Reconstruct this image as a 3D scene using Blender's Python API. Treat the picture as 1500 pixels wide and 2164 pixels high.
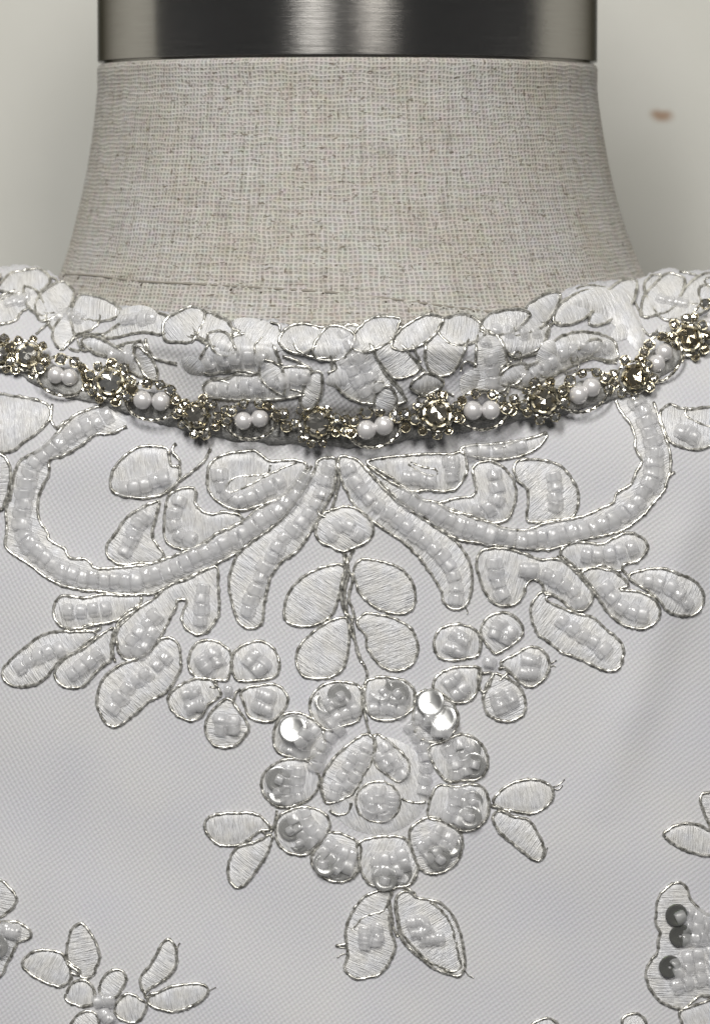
import bpy, bmesh, math, random
import numpy as np
from mathutils import Vector, Matrix
from mathutils.geometry import delaunay_2d_cdt

random.seed(7)
rng = np.random.default_rng(7)
for o in list(bpy.data.objects):
    bpy.data.objects.remove(o)
scene = bpy.context.scene
C = scene.collection
R = math.radians

# ------------------------------------------------------------------ camera
PW, PH = 1500.0, 2164.0
CAM = Vector((0.0, -0.60, 0.075))
AIM = Vector((0.0, 0.0, 0.0))
LENS = 145.0
cd = bpy.data.cameras.new('camera')
cam = bpy.data.objects.new('camera', cd); C.objects.link(cam)
cam.location = CAM
cam.rotation_euler = (AIM - CAM).to_track_quat('-Z', 'Y').to_euler()
cd.sensor_fit = 'HORIZONTAL'; cd.sensor_width = 36.0; cd.lens = LENS
cd.clip_start = 0.01; cd.clip_end = 20.0
cd.dof.use_dof = True; cd.dof.focus_distance = 0.606; cd.dof.aperture_fstop = 26
scene.camera = cam

# ------------------------------------------------------------------ light
w = bpy.data.worlds.new('World'); scene.world = w; w.use_nodes = True
bgn = w.node_tree.nodes['Background']
bgn.inputs[0].default_value = (0.95, 0.97, 1.0, 1); bgn.inputs[1].default_value = 0.045

def area(name, loc, target, sx, sy, power, col=(1, 1, 1)):
    l = bpy.data.lights.new(name, 'AREA'); l.shape = 'RECTANGLE'; l.size = sx; l.size_y = sy
    l.energy = power; l.color = col
    o = bpy.data.objects.new(name, l); C.objects.link(o)
    o.location = loc
    o.rotation_euler = (Vector(target) - Vector(loc)).to_track_quat('-Z', 'Y').to_euler()
    return o
area('ceiling_lamp', (-0.52, -1.75, 1.55), (0, 0, 0.0), 0.34, 0.9, 42, (1.0, 0.985, 0.955))
area('far_ceiling_lamp', (0.62, -2.6, 1.7), (0, 0, 0.0), 0.5, 0.9, 38, (1.0, 0.97, 0.92))

scene.view_settings.view_transform = 'Standard'
scene.view_settings.look = 'None'
scene.view_settings.exposure = 0.0
scene.view_settings.gamma = 1.0
scene.render.engine = 'CYCLES'
scene.cycles.transparent_max_bounces = 12

# ------------------------------------------------------------------ rays
RM = np.array(cam.rotation_euler.to_matrix())
CP = np.array(CAM)
def rays(px):
    px = np.asarray(px, float).reshape(-1, 2)
    s = 36.0 / PW / LENS
    d = np.stack([(px[:, 0] - PW / 2) * s, -(px[:, 1] - PH / 2) * s, -np.ones(len(px))], 1)
    return d @ RM.T
def on_plane_y(px, y):
    d = rays(px); t = (y - CP[1]) / d[:, 1]
    return CP + d * t[:, None]

# ------------------------------------------------------------------ form of the body
YAX = 0.0805
sil = [(0, 213, 1255), (137, 211, 1257), (220, 204, 1264), (300, 194, 1277), (380, 181, 1292), (450, 165, 1311), (510, 150, 1332), (570, 132, 1354), (640, 100, 1392), (720, 50, 1446), (800, -20, 1520)]
tz, tr, tc = [], [], []
for y, xl, xr in sil:
    a = on_plane_y([(xl, y), (xr, y)], YAX)
    tz.append(a[0, 2]); tr.append((a[1, 0] - a[0, 0]) / 2 * 0.997); tc.append((a[1, 0] + a[0, 0]) / 2)
tz, tr, tc = np.array(tz[::-1]), np.array(tr[::-1]), np.array(tc[::-1])
def neck_r(z): return np.interp(z, tz, tr)
def neck_c(z): return np.interp(z, tz, tc)
Z_RIM = float(tz[-2])

def wob(x, z):
    return (0.00022 * np.sin(150 * x + 70 * z) * np.sin(120 * z - 60 * x + 0.4) + 0.0008 * np.sin(61 * x + 40 * z + 0.6) * np.sin(47 * z - 33 * x + 1.1)
            + 0.0013 * np.exp(-((x - 0.068 - 0.30 * (z + 0.02)) / 0.006) ** 2) * np.clip((0.01 - z) * 60, 0, 1) * np.clip((z + 0.07) * 40, 0, 1)
            + 0.0011 * np.exp(-((x + 0.066 - 0.25 * (z + 0.05)) / 0.008) ** 2) * np.clip((0.0 - z) * 40, 0, 1))
def surf(x, z):
    """depth y of the dress cloth at (x, z)"""
    x = np.asarray(x, float); z = np.asarray(z, float)
    t = 0.002 + 0.09 * np.maximum(z + 0.10, -0.05) + 1.3 * x * x
    q = np.clip((z - 0.004) / 0.0505, 0, 1)
    T = t + 0.062 * (1 - np.sqrt(np.maximum(1 - q ** 2.2, 0))) + np.maximum(z - 0.0545, 0) * 20
    r = neck_r(z) + 0.0014; dx = x - neck_c(z)
    N = YAX - np.sqrt(np.maximum(r * r - dx * dx, 0)) + np.maximum(np.abs(dx) - r, 0) * 8
    N = N + np.maximum(0.034 - z, 0) * 1.2
    k = 0.007
    h = np.clip(0.5 + 0.5 * (N - T) / k, 0, 1)
    wt = np.clip((z - 0.020 - 3.6 * x * x - 0.002) / 0.005, 0, 1)
    crumple = 0.0008 * wt * np.sin(230 * x + 90 * z + 1.5 * np.sin(120 * z)) * np.sin(330 * z + 80 * x + 2 * np.sin(90 * x))
    return N * (1 - h) + T * h - k * h * (1 - h) - wob(x, z) - crumple

def hit(px):
    d = rays(px)
    ts = np.linspace(0.52, 0.80, 90); lo = np.empty(len(d)); hi = np.empty(len(d))
    for c0 in range(0, len(d), 4000):
        dd = d[c0:c0 + 4000]
        p = CP + dd[None] * ts[:, None, None]
        ins = p[..., 1] > surf(p[..., 0], p[..., 2]); ins[-1] = True
        i = np.argmax(ins, 0); hi[c0:c0 + 4000] = ts[i]; lo[c0:c0 + 4000] = ts[np.maximum(i - 1, 0)]
    for _ in range(22):
        m = (lo + hi) / 2; p = CP + d * m[:, None]
        ins = (p[:, 1] - surf(p[:, 0], p[:, 2])) > 0
        hi = np.where(ins, m, hi); lo = np.where(ins, lo, m)
    return CP + d * ((lo + hi) / 2)[:, None]
def normal(p):
    e = 0.0006
    gx = (surf(p[:, 0] + e, p[:, 2]) - surf(p[:, 0] - e, p[:, 2])) / (2 * e)
    gz = (surf(p[:, 0], p[:, 2] + e) - surf(p[:, 0], p[:, 2] - e)) / (2 * e)
    gx = np.clip(gx, -3, 3); gz = np.clip(gz, -3, 3)
    n = np.stack([gx, -np.ones(len(p)), gz], 1)
    return n / np.linalg.norm(n, axis=1)[:, None]
PXM = 0.0001008     # metres per photo pixel on the cloth

def frame(px, ang=0.0, lift=0.0, tilt=None):
    """matrix: x along ang (photo degrees, y down) in the cloth, z out of the cloth"""
    a = R(ang)
    p = hit([px, (px[0] + 6 * math.cos(a), px[1] + 6 * math.sin(a))])
    n = Vector(normal(p[:1])[0]); u = Vector(p[1] - p[0])
    u = (u - n * u.dot(n)).normalized(); v = n.cross(u)
    m = Matrix((u, v, n)).transposed().to_4x4()
    m.translation = Vector(p[0]) + n * lift
    return m

# ------------------------------------------------------------------ materials
def mat(name):
    m = bpy.data.materials.new(name); m.use_nodes = True
    nt = m.node_tree; b = nt.nodes['Principled BSDF']
    return m, nt, b
def nd(nt, t, **kw):
    n = nt.nodes.new(t)
    for k, v in kw.items():
        if k in n.inputs: n.inputs[k].default_value = v
        else: setattr(n, k, v)
    return n
def ramp(nt, fac, stops):
    r = nt.nodes.new('ShaderNodeValToRGB')
    e = r.color_ramp.elements
    while len(e) < len(stops): e.new(0.5)
    for el, (p, c) in zip(e, stops):
        el.position = p; el.color = (c[0], c[1], c[2], 1) if hasattr(c, '__len__') else (c, c, c, 1)
    nt.links.new(fac, r.inputs[0]); return r.outputs[0]
def mth(nt, op, a, b=None):
    m = nt.nodes.new('ShaderNodeMath'); m.operation = op
    for i, v in enumerate((a, b)):
        if v is None: continue
        if isinstance(v, (int, float)): m.inputs[i].default_value = v
        else: nt.links.new(v, m.inputs[i])
    return m.outputs[0]
def mixc(nt, fac, a, b, mode='MIX'):
    m = nt.nodes.new('ShaderNodeMix'); m.data_type = 'RGBA'; m.blend_type = mode
    for s, v in ((m.inputs[0], fac), (m.inputs[6], a), (m.inputs[7], b)):
        if isinstance(v, (int, float)): s.default_value = v
        elif isinstance(v, tuple): s.default_value = (*v, 1)
        else: nt.links.new(v, s)
    return m.outputs[2]
def bump(nt, b, h, strength, dist):
    n = nd(nt, 'ShaderNodeBump', Strength=strength, Distance=dist)
    nt.links.new(h, n.inputs['Height']); nt.links.new(n.outputs[0], b.inputs['Normal'])
def mapping(nt, vec, scale=(1, 1, 1), rot=(0, 0, 0)):
    m = nt.nodes.new('ShaderNodeMapping'); m.inputs['Scale'].default_value = scale; m.inputs['Rotation'].default_value = rot
    nt.links.new(vec, m.inputs[0]); return m.outputs[0]
def noise(nt, vec, scale, detail=2.0, rough=0.5):
    n = nd(nt, 'ShaderNodeTexNoise', Scale=scale, Detail=detail, Roughness=rough)
    nt.links.new(vec, n.inputs['Vector']); return n.outputs

def m_cloth():
    m, nt, b = mat('tulle_over_satin')
    tc = nd(nt, 'ShaderNodeTexCoord').outputs['UV']   # UV in millimetres/10
    wn = noise(nt, tc, 1.4, 2)[1]
    v = nt.nodes.new('ShaderNodeVectorMath'); v.operation = 'MULTIPLY_ADD'
    nt.links.new(wn, v.inputs[0]); v.inputs[1].default_value = (0.09, 0.09, 0); nt.links.new(tc, v.inputs[2])
    uv = mapping(nt, v.outputs[0], (1, 1, 1), (0, 0, 0.22))
    sx = nd(nt, 'ShaderNodeSeparateXYZ'); nt.links.new(uv, sx.inputs[0])
    per = 2 * math.pi / 0.115
    a1 = mth(nt, 'SINE', mth(nt, 'MULTIPLY', mth(nt, 'ADD', sx.outputs[0], mth(nt, 'MULTIPLY', sx.outputs[1], 0.85)), per))
    a2 = mth(nt, 'SINE', mth(nt, 'MULTIPLY', mth(nt, 'SUBTRACT', sx.outputs[0], mth(nt, 'MULTIPLY', sx.outputs[1], 0.85)), per))
    g = mth(nt, 'MULTIPLY', mth(nt, 'ADD', a1, a2), 0.5)
    n1 = noise(nt, uv, 16, 3, 0.7)[0]
    hgt = mth(nt, 'ADD', mth(nt, 'MULTIPLY', g, 0.45), n1)
    c1 = ramp(nt, noise(nt, tc, 0.55, 3)[0], [(0.3, (0.595, 0.597, 0.635)), (0.7, (0.635, 0.632, 0.64))])
    c2 = ramp(nt, hgt, [(0.1, 0.945), (0.8, 1.0)])
    cc = mixc(nt, 1.0, c1, c2, 'MULTIPLY')
    ch = noise(nt, uv, 26, 1)[1]
    cc = mixc(nt, 0.07, cc, ch, 'OVERLAY')
    nt.links.new(cc, b.inputs['Base Color'])
    b.inputs['Roughness'].default_value = 0.62
    b.inputs['Specular IOR Level'].default_value = 0.35
    b.inputs['Sheen Weight'].default_value = 0.15
    bump(nt, b, hgt, 0.42, 0.00024)
    return m
def m_satin():
    m, nt, b = mat('satin_stitch')
    tc = nd(nt, 'ShaderNodeTexCoord').outputs['UV']   # x along the threads
    st = mapping(nt, tc, (0.55, 9.0, 1))
    n1 = noise(nt, st, 2.2, 3, 0.6)[0]
    st2 = mapping(nt, tc, (1.2, 6.0, 1))
    n2 = noise(nt, st2, 1.1, 2, 0.5)[0]
    hgt = mth(nt, 'ADD', n1, mth(nt, 'MULTIPLY', n2, 0.8))
    cc = ramp(nt, n1, [(0.30, (0.70, 0.695, 0.695)), (0.60, (0.915, 0.915, 0.925))])
    tint = noise(nt, tc, 1.3, 2)[0]
    cc = mixc(nt, 1.0, cc, ramp(nt, tint, [(0.35, (1.0, 0.99, 0.96)), (0.65, (0.96, 0.97, 1.0))]), 'MULTIPLY')
    nt.links.new(cc, b.inputs['Base Color'])
    nt.links.new(ramp(nt, n2, [(0.3, 0.20), (0.7, 0.36)]), b.inputs['Roughness'])
    b.inputs['Specular IOR Level'].default_value = 1.0
    b.inputs['Coat Weight'].default_value = 0.35; b.inputs['Coat Roughness'].default_value = 0.3
    b.inputs['Sheen Weight'].default_value = 0.2
    bump(nt, b, hgt, 1.0, 0.0006)
    return m
def m_cord():
    m, nt, b = mat('silver_foil_cord')
    tc = nd(nt, 'ShaderNodeTexCoord').outputs['UV']
    n = noise(nt, mapping(nt, tc, (0.9, 0.4, 1)), 1.0, 2, 0.6)[0]
    nt.links.new(ramp(nt, n, [(0.38, (0.34, 0.33, 0.295)), (0.58, (0.96, 0.945, 0.89))]), b.inputs['Base Color'])
    b.inputs['Metallic'].default_value = 0.78; b.inputs['Roughness'].default_value = 0.30
    return m
def m_bead():
    m, nt, b = mat('clear_glass_bead')
    nt.nodes.remove(b); out = nt.nodes['Material Output']
    df = nd(nt, 'ShaderNodeBsdfDiffuse'); df.inputs[0].default_value = (0.95, 0.95, 0.955, 1)
    tl = nd(nt, 'ShaderNodeBsdfTranslucent'); tl.inputs[0].default_value = (0.95, 0.95, 0.955, 1)
    tr = nd(nt, 'ShaderNodeBsdfTransparent'); tr.inputs[0].default_value = (0.96, 0.96, 0.965, 1)
    gl = nd(nt, 'ShaderNodeBsdfGlossy', Roughness=0.09); gl.inputs[0].default_value = (1, 1, 1, 1)
    nt.links.new(ramp(nt, nd(nt, 'ShaderNodeObjectInfo').outputs['Random'], [(0.0, 0.10), (1.0, 0.34)]), gl.inputs['Roughness'])
    fr = nd(nt, 'ShaderNodeFresnel', IOR=1.62)
    m1 = nd(nt, 'ShaderNodeMixShader'); m1.inputs[0].default_value = 0.35
    m2 = nd(nt, 'ShaderNodeMixShader'); m2.inputs[0].default_value = 0.66
    m3 = nd(nt, 'ShaderNodeMixShader')
    L = nt.links.new
    L(df.outputs[0], m1.inputs[1]); L(tl.outputs[0], m1.inputs[2]); L(m1.outputs[0], m2.inputs[1]); L(tr.outputs[0], m2.inputs[2])
    gm = nd(nt, 'ShaderNodeNewGeometry'); L(mth(nt, 'MULTIPLY', fr.outputs[0], mth(nt, 'SUBTRACT', 1.0, gm.outputs['Backfacing'])), m3.inputs[0]); L(m2.outputs[0], m3.inputs[1]); L(gl.outputs[0], m3.inputs[2]); L(m3.outputs[0], out.inputs[0])
    return m
def m_sequin(name, tcol, fac, metal=0.0, base=0.8, rough=0.07, film=380):
    m, nt, b = mat(name)
    b.inputs['Base Color'].default_value = (base, base, base * 0.98, 1)
    b.inputs['Roughness'].default_value = rough; b.inputs['Metallic'].default_value = metal
    b.inputs['Specular IOR Level'].default_value = 1.0
    b.inputs['Thin Film Thickness'].default_value = film; b.inputs['Thin Film IOR'].default_value = 1.45
    tr = nd(nt, 'ShaderNodeBsdfTransparent'); tr.inputs[0].default_value = (*tcol, 1)
    mx = nd(nt, 'ShaderNodeMixShader'); mx.inputs[0].default_value = fac
    out = nt.nodes['Material Output']
    nt.links.new(b.outputs[0], mx.inputs[1]); nt.links.new(tr.outputs[0], mx.inputs[2]); nt.links.new(mx.outputs[0], out.inputs[0])
    return m
def m_simple(name, col, rough, metal=0.0, spec=0.5, coat=0.0):
    m, nt, b = mat(name)
    b.inputs['Base Color'].default_value = (*col, 1); b.inputs['Roughness'].default_value = rough
    b.inputs['Metallic'].default_value = metal; b.inputs['Specular IOR Level'].default_value = spec
    b.inputs['Coat Weight'].default_value = coat; b.inputs['Coat Roughness'].default_value = 0.08
    return m, nt, b
def m_pearl():
    m, nt, b = m_simple('pearl', (0.73, 0.71, 0.71), 0.32, 0.0, 1.0, 1.0)
    b.inputs['Coat IOR'].default_value = 2.2; b.inputs['Coat Roughness'].default_value = 0.2; b.inputs['IOR'].default_value = 1.9
    return m
def m_net():
    m, nt, b = m_simple('grey_net', (0.44, 0.44, 0.43), 0.8)
    tc = nd(nt, 'ShaderNodeTexCoord').outputs['Object']
    n = noise(nt, tc, 900, 3, 0.7)[0]
    nt.links.new(ramp(nt, n, [(0.3, (0.30, 0.295, 0.28)), (0.7, (0.56, 0.56, 0.55))]), b.inputs['Base Color'])
    bump(nt, b, n, 1.0, 0.0008)
    return m
def m_stone(name, c0, c1):
    m, nt, b = m_simple(name, c0, 0.10, 0.92)
    oi = nd(nt, 'ShaderNodeObjectInfo').outputs['Random']
    nt.links.new(ramp(nt, oi, [(0.1, c0), (0.9, c1)]), b.inputs['Base Color'])
    return m
def m_linen():
    m, nt, b = mat('natural_linen')
    tc = nd(nt, 'ShaderNodeTexCoord').outputs['UV']   # centimetres
    wn = noise(nt, mapping(nt, tc, (1, 1, 1)), 2.5, 2)[1]
    v = nt.nodes.new('ShaderNodeVectorMath'); v.operation = 'MULTIPLY_ADD'
    nt.links.new(wn, v.inputs[0]); v.inputs[1].default_value = (0.13, 0.13, 0); nt.links.new(tc, v.inputs[2])
    uv = v.outputs[0]
    sx = nd(nt, 'ShaderNodeSeparateXYZ'); nt.links.new(uv, sx.inputs[0])
    per = 2 * math.pi / 0.092
    a = mth(nt, 'SINE', mth(nt, 'MULTIPLY', sx.outputs[0], per)); c = mth(nt, 'SINE', mth(nt, 'MULTIPLY', sx.outputs[1], per))
    warp = noise(nt, mapping(nt, tc, (8.0, 0.7, 1)), 1.0, 4, 0.65)[0]
    weft = noise(nt, mapping(nt, tc, (0.7, 8.0, 1)), 1.0, 4, 0.65)[0]
    h = mth(nt, 'ADD', mth(nt, 'MULTIPLY', mth(nt, 'MAXIMUM', a, c), 0.5), mth(nt, 'ADD', mth(nt, 'MULTIPLY', warp, 1.3), mth(nt, 'MULTIPLY', weft, 1.3)))
    base = ramp(nt, mth(nt, 'ADD', mth(nt, 'MULTIPLY', warp, 0.5), mth(nt, 'MULTIPLY', weft, 0.5)),
                [(0.30, (0.34, 0.315, 0.275)), (0.46, (0.53, 0.51, 0.47)), (0.66, (0.65, 0.635, 0.60))])
    gap = ramp(nt, mth(nt, 'MAXIMUM', a, c), [(-0.0, 0.66), (0.45, 0.92), (0.9, 1.0)])
    base = mixc(nt, 1.0, base, gap, 'MULTIPLY')
    # slubs: short brown flecks lying along the threads
    f1 = noise(nt, mapping(nt, tc, (3.2, 7.0, 1)), 1.5, 2, 0.6)[0]
    f2 = noise(nt, mapping(nt, tc, (7.5, 2.6, 1)), 1.6, 2, 0.6)[0]
    fl = mth(nt, 'MAXIMUM', ramp(nt, f1, [(0.63, 0), (0.68, 1)]), ramp(nt, f2, [(0.645, 0), (0.70, 1)]))
    base = mixc(nt, mth(nt, 'MULTIPLY', fl, 0.75), base, (0.15, 0.125, 0.095))
    pt = noise(nt, tc, 0.5, 3)[0]
    base = mixc(nt, 1.0, base, ramp(nt, pt, [(0.3, (0.95, 0.92, 0.87)), (0.65, (1.0, 1.0, 1.02))]), 'MULTIPLY')
    ch = noise(nt, tc, 6, 2)[1]
    base = mixc(nt, 0.10, base, ch, 'OVERLAY')
    nt.links.new(base, b.inputs['Base Color'])
    b.inputs['Roughness'].default_value = 0.85; b.inputs['Specular IOR Level'].default_value = 0.2
    bump(nt, b, h, 0.55, 0.0003)
    return m
def m_steel():
    m, nt, b = m_simple('brushed_steel', (0.62, 0.60, 0.57), 0.24, 1.0)
    tc = nd(nt, 'ShaderNodeTexCoord').outputs['UV']
    n = noise(nt, mapping(nt, tc, (0.7, 90, 1)), 1.0, 3, 0.7)[0]
    nt.links.new(ramp(nt, n, [(0.3, 0.20), (0.7, 0.27)]), b.inputs['Roughness'])
    nt.links.new(ramp(nt, n, [(0.3, (0.52, 0.50, 0.47)), (0.7, (0.66, 0.64, 0.61))]), b.inputs['Base Color'])
    b.inputs['Specular Tint'].default_value = (0.08, 0.08, 0.07, 1)
    tg = nd(nt, 'ShaderNodeTangent', direction_type='RADIAL', axis='Z')
    nt.links.new(tg.outputs[0], b.inputs['Tangent'])
    b.inputs['Anisotropic'].default_value = 1.0; b.inputs['Anisotropic Rotation'].default_value = 0.25
    bump(nt, b, n, 0.15, 0.0001)
    return m
def m_wall(stain):
    m, nt, b = mat('painted_wall')
    tc = nd(nt, 'ShaderNodeTexCoord').outputs['Object']
    n = noise(nt, tc, 22, 4)[0]
    cc = ramp(nt, n, [(0.3, (0.60, 0.595, 0.545)), (0.7, (0.64, 0.635, 0.59))])
    d = nt.nodes.new('ShaderNodeVectorMath'); d.operation = 'SUBTRACT'; nt.links.new(tc, d.inputs[0]); d.inputs[1].default_value = stain
    wn = noise(nt, tc, 300, 2)[1]
    v = nt.nodes.new('ShaderNodeVectorMath'); v.operation = 'MULTIPLY_ADD'
    nt.links.new(wn, v.inputs[0]); v.inputs[1].default_value = (0.003, 0, 0.003); nt.links.new(d.outputs[0], v.inputs[2])
    s = mapping(nt, v.outputs[0], (1.0, 0.0, 1.9))
    ln = nt.nodes.new('ShaderNodeVectorMath'); ln.operation = 'LENGTH'; nt.links.new(s, ln.inputs[0])
    f = ramp(nt, mth(nt, 'MULTIPLY', ln.outputs['Value'], 100.0), [(0.18, 0.75), (0.42, 0.0)])
    cc = mixc(nt, f, cc, (0.30, 0.15, 0.06))
    nt.links.new(cc, b.inputs['Base Color']); b.inputs['Roughness'].default_value = 0.6
    bump(nt, b, n, 0.2, 0.001)
    return m

WALL_Y = 0.24
stain = on_plane_y([(1408, 231)], WALL_Y)[0]
M = dict(cloth=m_cloth(), satin=m_satin(), cord=m_cord(), bead=m_bead(), linen=m_linen(), steel=m_steel(),
         sequin=m_sequin('clear_sequin', (0.90, 0.90, 0.90), 0.50, 0.35, 0.50, 0.2, 0),
         bright=m_sequin('glare_tone_sequin', (0.9, 0.9, 0.9), 0.45, 1.0, 0.85, 0.30),  # metallic, brighter copy of the clear sequin, imitating lamp glare
         dark=m_sequin('dark_reflection_sequin', (0.6, 0.57, 0.57), 0.42, 0.2, 0.17, 0.25),  # dark base puts the reflection of a dark room into the sequin colour
         pearl=m_pearl(),
         setting=m_simple('antique_setting', (0.46, 0.42, 0.31), 0.28, 1.0)[0],
         wire=m_simple('silver_wire', (0.80, 0.77, 0.68), 0.24, 1.0)[0],
         stone=m_stone('foiled_crystal', (0.48, 0.42, 0.31), (0.95, 0.94, 0.90)),
         net=m_net(),
         thread=m_simple('seam_thread', (0.30, 0.275, 0.235), 0.8)[0],
         hole=m_simple('needle_hole', (0.09, 0.075, 0.06), 0.9)[0],
         wall=m_wall(tuple(stain)))

# ------------------------------------------------------------------ object helpers
def mesh_from(name, v, f, uv=None, smooth=True):
    me = bpy.data.meshes.new(name)
    me.from_pydata([tuple(map(float, p)) for p in v], [], f)
    if uv is not None:
        l = me.uv_layers.new(name='UVMap')
        idx = np.empty(len(me.loops), np.int32); me.loops.foreach_get('vertex_index', idx)
        l.data.foreach_set('uv', np.asarray(uv, np.float32)[idx].ravel())
    if smooth: me.polygons.foreach_set('use_smooth', [True] * len(me.polygons))
    me.update(); return me
def put(name, me, material=None, parent=None, matrix=None):
    o = bpy.data.objects.new(name, me); C.objects.link(o)
    if material is not None and not me.materials: me.materials.append(material)
    if parent is not None: o.parent = parent
    if matrix is not None: o.matrix_basis = matrix
    return o
def root(name, label, cat):
    o = bpy.data.objects.new(name, None); C.objects.link(o); o.empty_display_size = 0.02
    o['label'] = label; o['category'] = cat
    return o
def bm_mesh(name, bm, smooth=True):
    me = bpy.data.meshes.new(name); bm.to_mesh(me); bm.free()
    me.polygons.foreach_set('use_smooth', [smooth] * len(me.polygons)); return me

# photo crops in which outlines were read: origin and scale
CR = dict(A=(0, 540, 1.974), B=(740, 540, 1.974), C=(0, 840, 1.974), D=(740, 840, 1.974), E=(0, 1160, 1.974), F=(740, 1160, 1.974),
          G=(400, 1400, 1.786), H=(0, 1840, 2.679), I=(660, 1840, 3.0), J=(1080, 1620, 3.571), P=(0, 0, 1.0))
def T(s):
    """'C 590,205 680,210 ...' -> photo pixels"""
    k, *pts = s.split()
    ox, oy, sc = CR[k]
    return np.array([[ox + float(a) / sc, oy + float(b) / sc] for a, b in (p.split(',') for p in pts)])
def catmull(p, closed, step):
    p = np.asarray(p, float); n = len(p); out = []
    m = n if closed else n - 1
    for i in range(m):
        if closed: a, b, c, d = p[(i - 1) % n], p[i], p[(i + 1) % n], p[(i + 2) % n]
        else: a, b, c, d = p[max(i - 1, 0)], p[i], p[i + 1], p[min(i + 2, n - 1)]
        k = max(2, int(np.linalg.norm(c - b) / 2))
        for t in np.linspace(0, 1, k, endpoint=False):
            out.append(0.5 * ((2 * b) + (c - a) * t + (2 * a - 5 * b + 4 * c - d) * t * t + (3 * b - a - 3 * c + d) * t ** 3))
    out.append(p[0] if closed else p[-1])
    out = np.array(out)
    L = np.concatenate([[0], np.cumsum(np.linalg.norm(np.diff(out, axis=0), axis=1))])
    cnt = max(3, int(round(L[-1] / step)))
    s = np.linspace(0, L[-1], cnt + 1)
    q = np.stack([np.interp(s, L, out[:, 0]), np.interp(s, L, out[:, 1])], 1)
    return q[:-1] if closed else q
def inside(pts, poly):
    x, y = pts[:, 0], pts[:, 1]; r = np.zeros(len(pts), bool); n = len(poly)
    for i in range(n):
        a, b = poly[i], poly[i - 1]
        if a[1] == b[1]: continue
        c = ((a[1] > y) != (b[1] > y)) & (x < (b[0] - a[0]) * (y - a[1]) / (b[1] - a[1]) + a[0])
        r ^= c
    return r
def edge_dist(pts, poly):
    d = np.full(len(pts), 1e9)
    for i in range(len(poly)):
        a, b = poly[i - 1], poly[i]; ab = b - a
        t = np.clip(((pts - a) @ ab) / (ab @ ab + 1e-9), 0, 1)
        d = np.minimum(d, np.linalg.norm(pts - a - t[:, None] * ab, axis=1))
    return d

CORDS = {}          # applique -> list of (verts, faces, uvs) for its cord mesh
def add_cord(key, path, closed=True, rad=3.5, lift=3.4, lean=0.0):
    """twisted foil cord laid on the cloth along a photo path"""
    p = catmull(path, closed, 5.4)
    n = len(p)
    p = p + rng.normal(0, 0.55, p.shape)
    P = hit(p); N = normal(P)
    le = lean * 10 * np.clip((p[:, 1].max() - p[:, 1]) / max(np.ptp(p[:, 1]), 1), 0, 1)
    P = P + N * ((lift + le) * PXM)[:, None] + N * rng.normal(0, 0.4 * PXM, (n, 1))
    Tn = (np.roll(P, -1, 0) - np.roll(P, 1, 0)) if closed else np.gradient(P, axis=0)
    Tn /= np.linalg.norm(Tn, axis=1)[:, None] + 1e-12
    B = np.cross(Tn, N); B /= np.linalg.norm(B, axis=1)[:, None] + 1e-12
    K = 5; V, F, U = [], [], []
    ph = rng.uniform(0, 6)
    rr = rad * PXM * rng.uniform(0.8, 1.2, n)
    for i in range(n):
        for k in range(K):
            a = 2 * math.pi * k / K + ph + i * 0.26 + rng.normal(0, 0.10)
            V.append(P[i] + (N[i] * math.sin(a) * 0.9 + B[i] * math.cos(a)) * rr[i]); U.append((i * 0.5, k / K))
    m = n if closed else n - 1
    for i in range(m):
        j = (i + 1) % n
        for k in range(K):
            l = (k + 1) % K
            F.append((i * K + k, i * K + l, j * K + l, j * K + k))
    if not closed:
        F.append(tuple(range(K))); F.append(tuple((n - 1) * K + k for k in reversed(range(K))))
    CORDS.setdefault(key, []).append((V, F, U))

PETALS = {}; BEADS = {}; SEQ = {}
def add_pad(key, name, path, ang=None, hgt=0.45, w=16, lean=0.0, cord=True, smooth_path=True, step=8):
    """raised satin-stitch pad filling a closed outline; ang = thread direction (photo degrees)"""
    o = catmull(path, True, step) if smooth_path else np.asarray(path)
    if cord: add_cord(key, path, True, lean=lean)
    c = o.mean(0); q = o - c
    if ang is None:
        ev, ec = np.linalg.eigh(q.T @ q); ax = ec[:, 1]; ang = math.degrees(math.atan2(ax[1], ax[0])) + 90 + random.uniform(-12, 12)
    lo, hi = o.min(0), o.max(0); g = 8.5
    gx, gy = np.meshgrid(np.arange(lo[0], hi[0], g), np.arange(lo[1], hi[1], g)); gx[1::2] += g / 2
    pts = np.stack([gx.ravel(), gy.ravel()], 1) + rng.normal(0, 0.6, (gx.size, 2))
    pts = pts[inside(pts, o)]
    if len(pts): pts = pts[edge_dist(pts, o) > 4.0]
    allp = np.concatenate([o, pts]); n = len(o)
    res = delaunay_2d_cdt([Vector(p) for p in allp], [], [list(range(n))], 1, 1e-4)
    v2 = np.array([tuple(v) for v in res[0]]); f = [tuple(x) for x in res[2] if len(set(x)) == 3]
    d = edge_dist(v2, o)
    h = (0.6 + hgt * 10 * (1 - (1 - np.clip(d / w, 0, 1)) ** 2.2)) * PXM
    h = h + np.where(d > 2, rng.normal(0, 0.35 * PXM, len(v2)), 0)
    h = h + lean * 10 * PXM * np.clip((v2[:, 1].max() - v2[:, 1]) / max(np.ptp(v2[:, 1]), 1), 0, 1)
    P = hit(v2); P = P + normal(P) * h[:, None]
    a = R(ang); rot = np.array([[math.cos(a), -math.sin(a)], [math.sin(a), math.cos(a)]])
    uv = (v2 @ rot) * 0.02
    # faces toward the camera
    ff = []
    for t in f:
        x, y, z = v2[t[0]], v2[t[1]], v2[t[2]]
        cr = (y[0] - x[0]) * (z[1] - x[1]) - (y[1] - x[1]) * (z[0] - x[0])
        ff.append(t if cr < 0 else t[::-1])
    PETALS.setdefault(key, []).append((name, P, ff, uv))
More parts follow.
